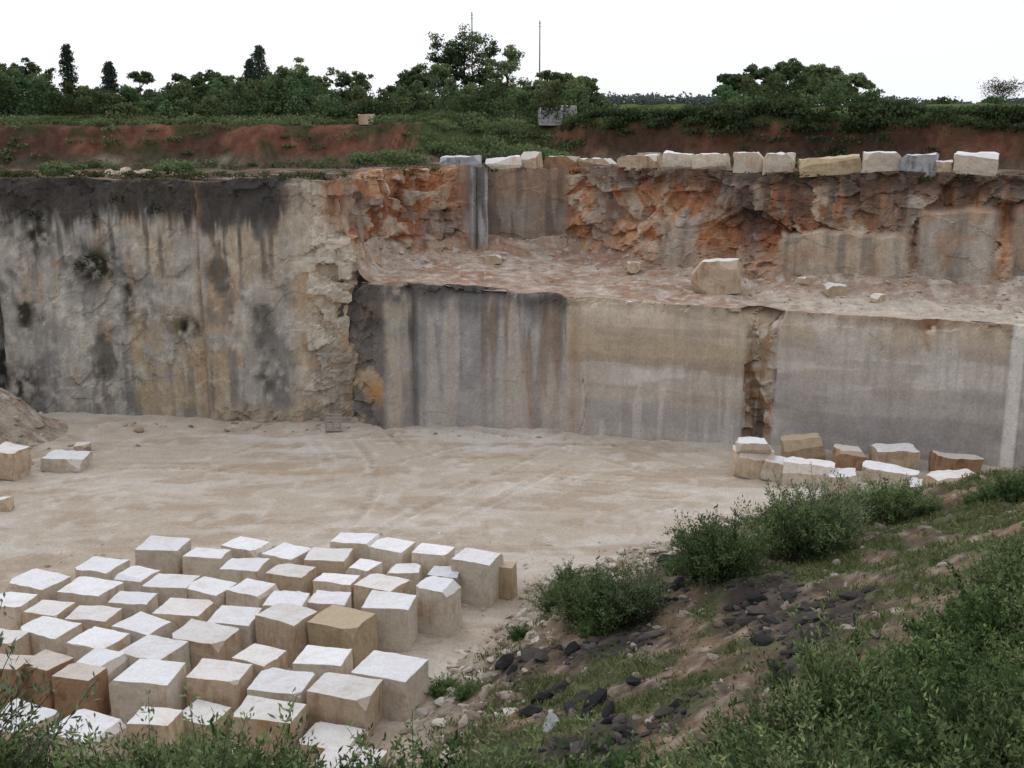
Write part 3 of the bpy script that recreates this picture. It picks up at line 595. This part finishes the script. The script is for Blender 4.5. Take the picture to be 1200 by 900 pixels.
# ------------------------------------------------------------------ shrubs
def shrub_mesh(name, seed, H, Rr, stems, per, L, W, dark, light, upr=.8):
    global rng; keep = rng; rng = np.random.default_rng(seed); S = Soup()
    for i in range(stems):
        az = rng.uniform(0, 6.283); tl = abs(rng.normal(0, .55))*upr+.05; tl = min(tl, 1.35); ln = H*rng.uniform(.6, 1.05)*(1-.25*tl/1.3)
        d0 = np.array([math.sin(tl)*math.cos(az), math.sin(tl)*math.sin(az), math.cos(tl)])
        b0 = np.array([rng.normal(0, Rr*.22), rng.normal(0, Rr*.22), -.1]); bend = np.array([math.cos(az)*.25, math.sin(az)*.25, rng.uniform(-.25, .15)])*ln
        tt = np.linspace(0, 1, 4); pts = b0+d0*ln*tt[:, None]+bend*(tt**2)[:, None]
        tube(S, pts, .011*(1-tt*.75)*H/1.6, (.09, .07, .05), 3)
        n = per; t = rng.uniform(.12, 1, n)**.85; c = b0+d0*ln*t[:, None]+bend*(t**2)[:, None]
        sp = .12*H*(1.15-t*.7); off = unit(n)*sp[:, None]*rng.random((n, 1)); c = c+off
        a = d0+unit(n)*1.1+off/(sp[:, None]+.01)*.6; a /= np.linalg.norm(a, axis=1)[:, None]
        br = rng.normal(0, .2)
        tone = np.clip(rng.normal(.42, .2)+.55*(t-.5)+rng.normal(0, .2, n)+br, 0, 1)[:, None]
        S.add(leaves(c, a, L*(.6+.8*rng.random(n)), W), np.array(dark)*(1-tone)+np.array(light)*tone)
    ob = S.build(name, M_leaf); me = ob.data; bpy.data.objects.remove(ob); rng = keep; return me
PR = [shrub_mesh('shrub_a', 1, 1.9, 1.0, 115, 75, .10, .036, (.04, .068, .028), (.20, .27, .12)),
      shrub_mesh('shrub_b', 2, 1.7, 1.1, 120, 75, .09, .036, (.045, .072, .028), (.23, .29, .13), 1.05),
      shrub_mesh('shrub_c', 3, 1.4, 1.2, 120, 70, .10, .050, (.035, .062, .025), (.17, .26, .10), 1.2),
      shrub_mesh('shrub_d', 4, 2.1, .9, 105, 80, .09, .030, (.05, .068, .042), (.23, .27, .17), .8)]
def shrub(x, y, sc, kind=None, sz=1.):
    k = random.randrange(4) if kind is None else kind
    ob = bpy.data.objects.new('shrub', PR[k]); scene.collection.objects.link(ob)
    ob.location = (x, y, float(hill(x, y))-.05); ob.scale = (sc*random.uniform(.9, 1.15), sc*random.uniform(.9, 1.15), sc*sz); ob.rotation_euler = (random.uniform(-.1, .1), random.uniform(-.1, .1), random.uniform(0, 6.3))
for (u, v, s, k) in [(650,715,.65,1),(685,722,.85,1),(722,734,.95,0),(745,728,.8,3),(668,692,.6,1),(825,676,.85,0),(848,678,1.05,0),(862,668,.8,1),(800,672,.5,2),(922,652,.95,0),(943,655,1.2,0),(965,645,1.05,3),(955,640,.9,1),(1034,616,.95,0),(1056,612,.85,1),(1082,606,.5,1),(1165,586,.5,2),(1195,584,.6,2),(1140,590,.3,2),
                     (610,748,.3,2),(520,812,.4,2),(545,818,.35,2),(500,800,.25,2),(700,745,.5,2)]:
    x, y, z = slope_point(u, v); shrub(x, y, s, k)
R = random.Random(11); cnt = 0
while cnt < 56:
    u = R.uniform(790, 1280); v = R.uniform(700, 1010)
    if v < 1000-(u-780)*.70: continue
    x, y, z = slope_point(u, v)
    if y < 5.5: continue
    shrub(x, y, R.uniform(.6, 1.1), R.choice((0, 1, 2, 2, 1)), R.uniform(.85, 1.2)); cnt += 1
for i in range(32):
    x = R.uniform(-7.8, -2.1); y = R.uniform(11.4, 14.3); shrub(x, y, R.uniform(.9, 1.12), R.choice((0, 1, 2, 0)), R.uniform(.92, 1.15))
shrub(-7.9, 13.2, 1.35, 0, 1.05); shrub(-8.3, 13.6, 1.5, 3); shrub(-4.4, 13.4, 1.25, 0); shrub(-5.2, 13.2, 1.2, 1)
for i in range(24):
    x = R.uniform(-1.7, 4.2); y = R.uniform(11.0, 14.5); shrub(x, y, R.uniform(.9, 1.15), R.choice((1, 2, 2, 0)), R.uniform(.85, 1.05))
S = Soup(); R2 = np.random.default_rng(5)
x = R2.uniform(-3, 22, 20000); y = R2.uniform(8, 41, 20000); z = hill(x, y)
g = fbm(x*.8, y*.8, 0, 5, 127)+.07*ss(x, 4, 12)+.04*R2.normal(size=len(x)); k = ((g > .555) | (R2.random(len(x)) < .06)) & (z > .5) & ((darkpatch(x, y, z) < .5) | (R2.random(len(x)) < .08)); x, y, z = x[k], y[k], z[k]
for rep in range(13):
    n = len(x); c = np.stack([x+R2.normal(0, .10, n), y+R2.normal(0, .10, n), z-.02], 1); a = R2.normal(size=(n, 3))*.7; a[:, 2] = 1; a /= np.linalg.norm(a, axis=1)[:, None]
    t = R2.random(n)[:, None]; S.add(leaves(c, a, .06+.17*R2.random(n), .034), np.array([.06, .088, .035])*(1-t)+np.array([.20, .22, .10])*t)
S.build('grass', M_leaf)

# ------------------------------------------------------------------ vegetation on the plateau
dkG, ltG = (.038, .06, .03), (.17, .225, .105)
def ztop(v, y): return CH+y*math.tan(math.atan((450-v)/F)-PT)
sk_u = [-100,0,40,80,120,200,250,290,330,370,395,420,450,480,520,560,600,640,690,705,715,830,840,880,930,980,1010,1025,1080,1120,1200,1300]
sk_v = [88,86,86,104,106,104,102,100,94,100,112,104,112,100,98,100,100,100,102,114,140,140,104,96,92,93,102,116,122,116,120,122]
S = Soup()
for i in range(430):
    u = R.uniform(-120, 1320); y = R.uniform(84, 104); x = (u-600)/F*y*cP; tv = np.interp(u, sk_u, sk_v)
    zg = float(up_z(np.array(x), np.array(y))); zt = ztop(tv+R.uniform(-3, 20), y)
    if zt < zg+.5: continue
    hh = zt-zg; br = R.uniform(.55, 1.4); hue = R.uniform(.75, 1.25)
    for kk in range(3):
        f = (.3, .6, .85)[kk]; w = (1.4, 1.1, .65)[kk]*R.uniform(.7, 1.3)
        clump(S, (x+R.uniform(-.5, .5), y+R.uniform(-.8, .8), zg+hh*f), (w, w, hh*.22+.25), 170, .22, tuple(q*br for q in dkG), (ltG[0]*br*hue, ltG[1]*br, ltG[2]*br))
S.build('hedgerow', M_leaf)
S = Soup()
for i in range(420):
    u = R.uniform(-300, 1500); y = R.uniform(240, 300); x = (u-600)/F*y*cP; zg = 17.2; zt = ztop(R.uniform(106, 114) if 700 < u < 840 else R.uniform(112, 126), y)
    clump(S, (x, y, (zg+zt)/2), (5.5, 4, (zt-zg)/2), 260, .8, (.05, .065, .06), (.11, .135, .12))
S.build('distant_treeline', M_leaf)
S = Soup()
for i in range(280):
    x = R.uniform(4, 40); y = float(bank_y(x))+R.uniform(1.2, 2.6); zg = float(up_z(np.array(x), np.array(y)))
    zc = zg+R.uniform(-.1, .45); br = R.uniform(.6, 1.1); yy = y
    if R.random() < .25: zc -= R.uniform(.3, .9); yy = y-1.0
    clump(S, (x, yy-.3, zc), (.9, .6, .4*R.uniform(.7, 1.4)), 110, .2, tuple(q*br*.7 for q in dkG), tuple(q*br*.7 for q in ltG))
S.build('ivy', M_leaf)
S = Soup()
for i in range(450):
    x = R.uniform(-45, 5) if i < 350 else (R.uniform(-7, 3) if i < 420 else R.uniform(4, 32)); b = float(bank_y(x)); y = b+(R.uniform(.8, 10) if R.random() < .75 and i < 420 else R.uniform(-1.5, 1.5)); zg = float(up_z(np.array(x), np.array(y))); br = R.uniform(.6, 1.2); s = R.uniform(.3, .85)
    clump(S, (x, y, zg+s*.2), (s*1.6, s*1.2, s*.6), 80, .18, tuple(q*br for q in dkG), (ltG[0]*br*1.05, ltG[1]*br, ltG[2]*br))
for (u, yy, s) in [(205,62,.9),(195,61,.6),(60,62,.6),(465,70,1.0),(430,70,.8),(575,82,1.5),(560,80,1.2),(600,76,1.3),(545,77,1.0),(520,78,1.0),(660,72,.8),(640,74,1.0)]:
    x = (u-600)/F*yy*cP; zg = float(up_z(np.array(x), np.array(float(yy))))
    for q in range(4): clump(S, (x+R.uniform(-s, s), yy+R.uniform(-.5, .5), zg+s*.4), (s, s, s*.7), 160, .18, dkG, ltG)
S.build('bank_shrubs', M_leaf)
S = Soup()
for (x, z) in [(-21.6, 8.3), (-22.2, 7.9), (-21., 7.7), (-18, 10.9), (-24.5, 10.5), (-20, 11.4)]:
    clump(S, (x, float(yU(x))-.15, z), (.5, .3, .4), 130, .1, (.02, .03, .012), (.06, .08, .03))
for q in rng.uniform(-30, 28, 320):
    yy = float(yU(q))+R.uniform(.0, 2.8); clump(S, (q, yy, 12.6+R.uniform(-.15, .1)), (.4, .3, .2), 45, .11, (.03, .04, .018), (.11, .12, .055))
S.build('weeds', M_leaf)
def tree(name, x, y, zt, cr, seed, dens=70, leaf=.22, n_main=7, br=1., bare=False):
    RR = random.Random(seed); S = Soup(); zg = float(up_z(np.array(x), np.array(float(y)))); H = zt-zg; tint = RR.uniform(.75, 1.2)
    tube(S, [(x, y, zg-.2), (x+.1, y, zg+H*.25), (x-.05, y, zg+H*.55), (x, y, zg+H*.9)], [H*.028, H*.022, H*.014, H*.004], (.07, .055, .045), 7)
    for i in range(n_main*2):
        f = RR.uniform(.28, .92); az = RR.uniform(0, 6.28); ln = cr*RR.uniform(.5, 1.05)*math.sin(math.pi*min(.95, (f-.1)/.95))**.5
        p0 = np.array([x, y, zg+H*f*.85]); d = np.array([math.cos(az), math.sin(az), RR.uniform(.15, .9)]); d /= np.linalg.norm(d); p1 = p0+d*ln*.55; p2 = p0+d*ln+np.array([0, 0, RR.uniform(-.1, .25)*ln])
        p2[2] = min(p2[2], zt-.35); tube(S, [p0, p1, p2], [H*.011, H*.007, H*.002], (.07, .055, .045), 4)
        for j in range(9 if bare else 6):
            q = p1+(p2-p1)*RR.random()*1.2 if not bare else p0+(p2-p0)*RR.uniform(.3, 1); dd = np.array([RR.uniform(-1, 1), RR.uniform(-1, 1), RR.uniform(-.3, .7)]); e = q+dd*cr*.28
            tube(S, [q, (q+e)/2+np.array([0, 0, .05]), e], [H*.004, H*.003, H*.001], (.07, .055, .045), 3)
            b = br*RR.uniform(.7, 1.4)*tint
            if not bare: clump(S, e, (cr*.2, cr*.2, cr*.15), dens, leaf, tuple(k*b for k in dkG), tuple(k*b for k in ltG))
            elif RR.random() < .5: clump(S, e, (cr*.2, cr*.2, cr*.2), 10, leaf*.6, (.05, .05, .035), (.1, .1, .06))
    return S.build(name, M_leaf)
def tpos(u, y): return (u-600)/F*y*cP
for (u, v, y, cr, sd, d) in [(545,38,112,3.5,1,60),(528,48,111,2.4,21,50),(595,60,110,2.6,2,55),(570,52,113,2.2,22,50),(505,76,104,2.4,3,70),(655,88,100,2.2,4,80),(682,92,100,1.6,24,80),(630,96,98,1.7,5,80),(345,70,104,2.1,6,45),(372,86,103,1.4,26,45),(415,84,106,2.0,7,50),(168,82,106,1.5,8,60),(225,90,102,1.8,9,60),(253,84,104,1.7,27,50),(12,72,104,2.2,10,80),(48,68,108,2.0,14,70),(900,80,100,2.2,11,100),(960,76,102,2.3,12,100),(858,90,100,1.9,13,100),(995,88,101,1.7,15,90),(930,74,103,2.2,16,100),(282,86,104,1.6,17,60),(475,84,102,1.8,18,70),(112,98,104,1.4,19,60),(325,82,105,1.5,29,50)]:
    tree('deciduous_tree', tpos(u, y), y, ztop(v, y), cr, sd, d)
tree('bare_tree', tpos(1172, 100), 100, ztop(98, 100), 2.6, 31, bare=True, n_main=16)
def cypress(name, x, y, zt, w, seed):
    RR = random.Random(seed); S = Soup(); zg = float(up_z(np.array(x), np.array(float(y)))); H = zt-zg
    tube(S, [(x, y, zg-.2), (x, y, zg+H*.5), (x, y, zg+H*.95)], [.16, .1, .03], (.06, .05, .04), 6)
    for i in range(40):
        f = i/39; r = w*(.35+.75*math.sin(math.pi*min(1, f*.72+.24))**.8); az = RR.uniform(0, 6.28)
        clump(S, (x+math.cos(az)*r*.25, y+math.sin(az)*r*.25, zg+H*(.1+.87*f)), (r*.85, r*.85, H*.045), 110, .17, (.03, .045, .034), (.10, .13, .09), .8)
    S.build(name, M_leaf)
cypress('poplar_tree', tpos(85, 98), 98, ztop(53, 98), .8, 1); cypress('poplar_tree', tpos(133, 98), 98, ztop(73, 98), .75, 2); cypress('cypress_tree', tpos(307, 98), 98, ztop(54, 98), .9, 3); cypress('cypress_tree', tpos(296, 98), 98, ztop(70, 98), .6, 4)

# ------------------------------------------------------------------ masts, pallet
M_metal = mat_plain('galvanised_steel', (.16, .16, .17), .5)
def mast(u, vt, y):
    x = tpos(u, y); zg = 16.; zt = ztop(vt, y); bm = bmesh.new()
    L = zt-zg
    bmesh.ops.create_cone(bm, segments=10, radius1=.09, radius2=.05, depth=L, cap_ends=True, matrix=Matrix.Translation((0, 0, L/2)))
    for zz in (L*.97, L*.94): bmesh.ops.create_cone(bm, segments=6, radius1=.02, radius2=.02, depth=.3, cap_ends=True, matrix=Matrix.Translation((0, 0, zz))@Matrix.Rotation(math.pi/2, 4, 'Y'))
    bmesh.ops.create_cube(bm, size=.35, matrix=Matrix.Translation((0, 0, .1)))
    me = bpy.data.meshes.new('antenna_mast'); bm.to_mesh(me); me.materials.append(M_metal)
    ob = bpy.data.objects.new('antenna_mast', me); scene.collection.objects.link(ob); ob.location = (x, y, zg)
mast(554, 14, 118); mast(632, 24, 118)
bm = bmesh.new()
for i in range(6): bmesh.ops.create_cube(bm, size=1, matrix=Matrix.Translation((0, 0, .08+i*.19))@Matrix.Diagonal((1.0, .03, .11, 1)))
for i in (-.42, 0, .42): bmesh.ops.create_cube(bm, size=1, matrix=Matrix.Translation((i, .06, .55))@Matrix.Diagonal((.09, .08, 1.1, 1)))
me = bpy.data.meshes.new('wooden_pallet'); bm.to_mesh(me); me.materials.append(mat_plain('weathered_wood', (.36, .32, .27)))
ob = bpy.data.objects.new('wooden_pallet', me); scene.collection.objects.link(ob); ob.location = (-9., 53.9, .1); ob.rotation_euler = (-.45, .1, .3); ob.scale = (.85, .85, .85)

# ------------------------------------------------------------------ light
w = bpy.data.worlds.new('World'); scene.world = w; w.use_nodes = True; nt = w.node_tree; nt.nodes.clear()
sky = N(nt, 'ShaderNodeTexSky', sky_type='NISHITA'); sky.sun_disc = False; sky.sun_elevation = math.radians(48); sky.sun_rotation = math.radians(-35); sky.dust_density = 4
col = mixc(nt, .88, sky.outputs[0], (10.8, 11.1, 11.8)); bg = N(nt, 'ShaderNodeBackground'); bg.inputs[1].default_value = .1
nt.links.new(col, bg.inputs[0]); o = N(nt, 'ShaderNodeOutputWorld'); nt.links.new(bg.outputs[0], o.inputs[0])
sl = bpy.data.lights.new('sun', 'SUN'); sl.energy = .7; sl.angle = math.radians(20); sl.color = (1, .96, .9)
so = bpy.data.objects.new('sun', sl); scene.collection.objects.link(so)
az, el = math.radians(-35), math.radians(48)
d = Vector((math.sin(az)*math.cos(el), math.cos(az)*math.cos(el), math.sin(el))); so.rotation_euler = d.to_track_quat('Z', 'Y').to_euler()
cam = bpy.data.cameras.new('camera'); co = bpy.data.objects.new('camera', cam); scene.collection.objects.link(co)
co.location = (0, 0, CH); co.rotation_euler = (math.pi/2-PT, 0, 0); cam.lens = 39.0; cam.sensor_width = 36; cam.clip_end = 4000; cam.clip_start = .1
scene.camera = co
scene.view_settings.view_transform = 'Standard'; scene.view_settings.look = 'None'; scene.view_settings.exposure = 0
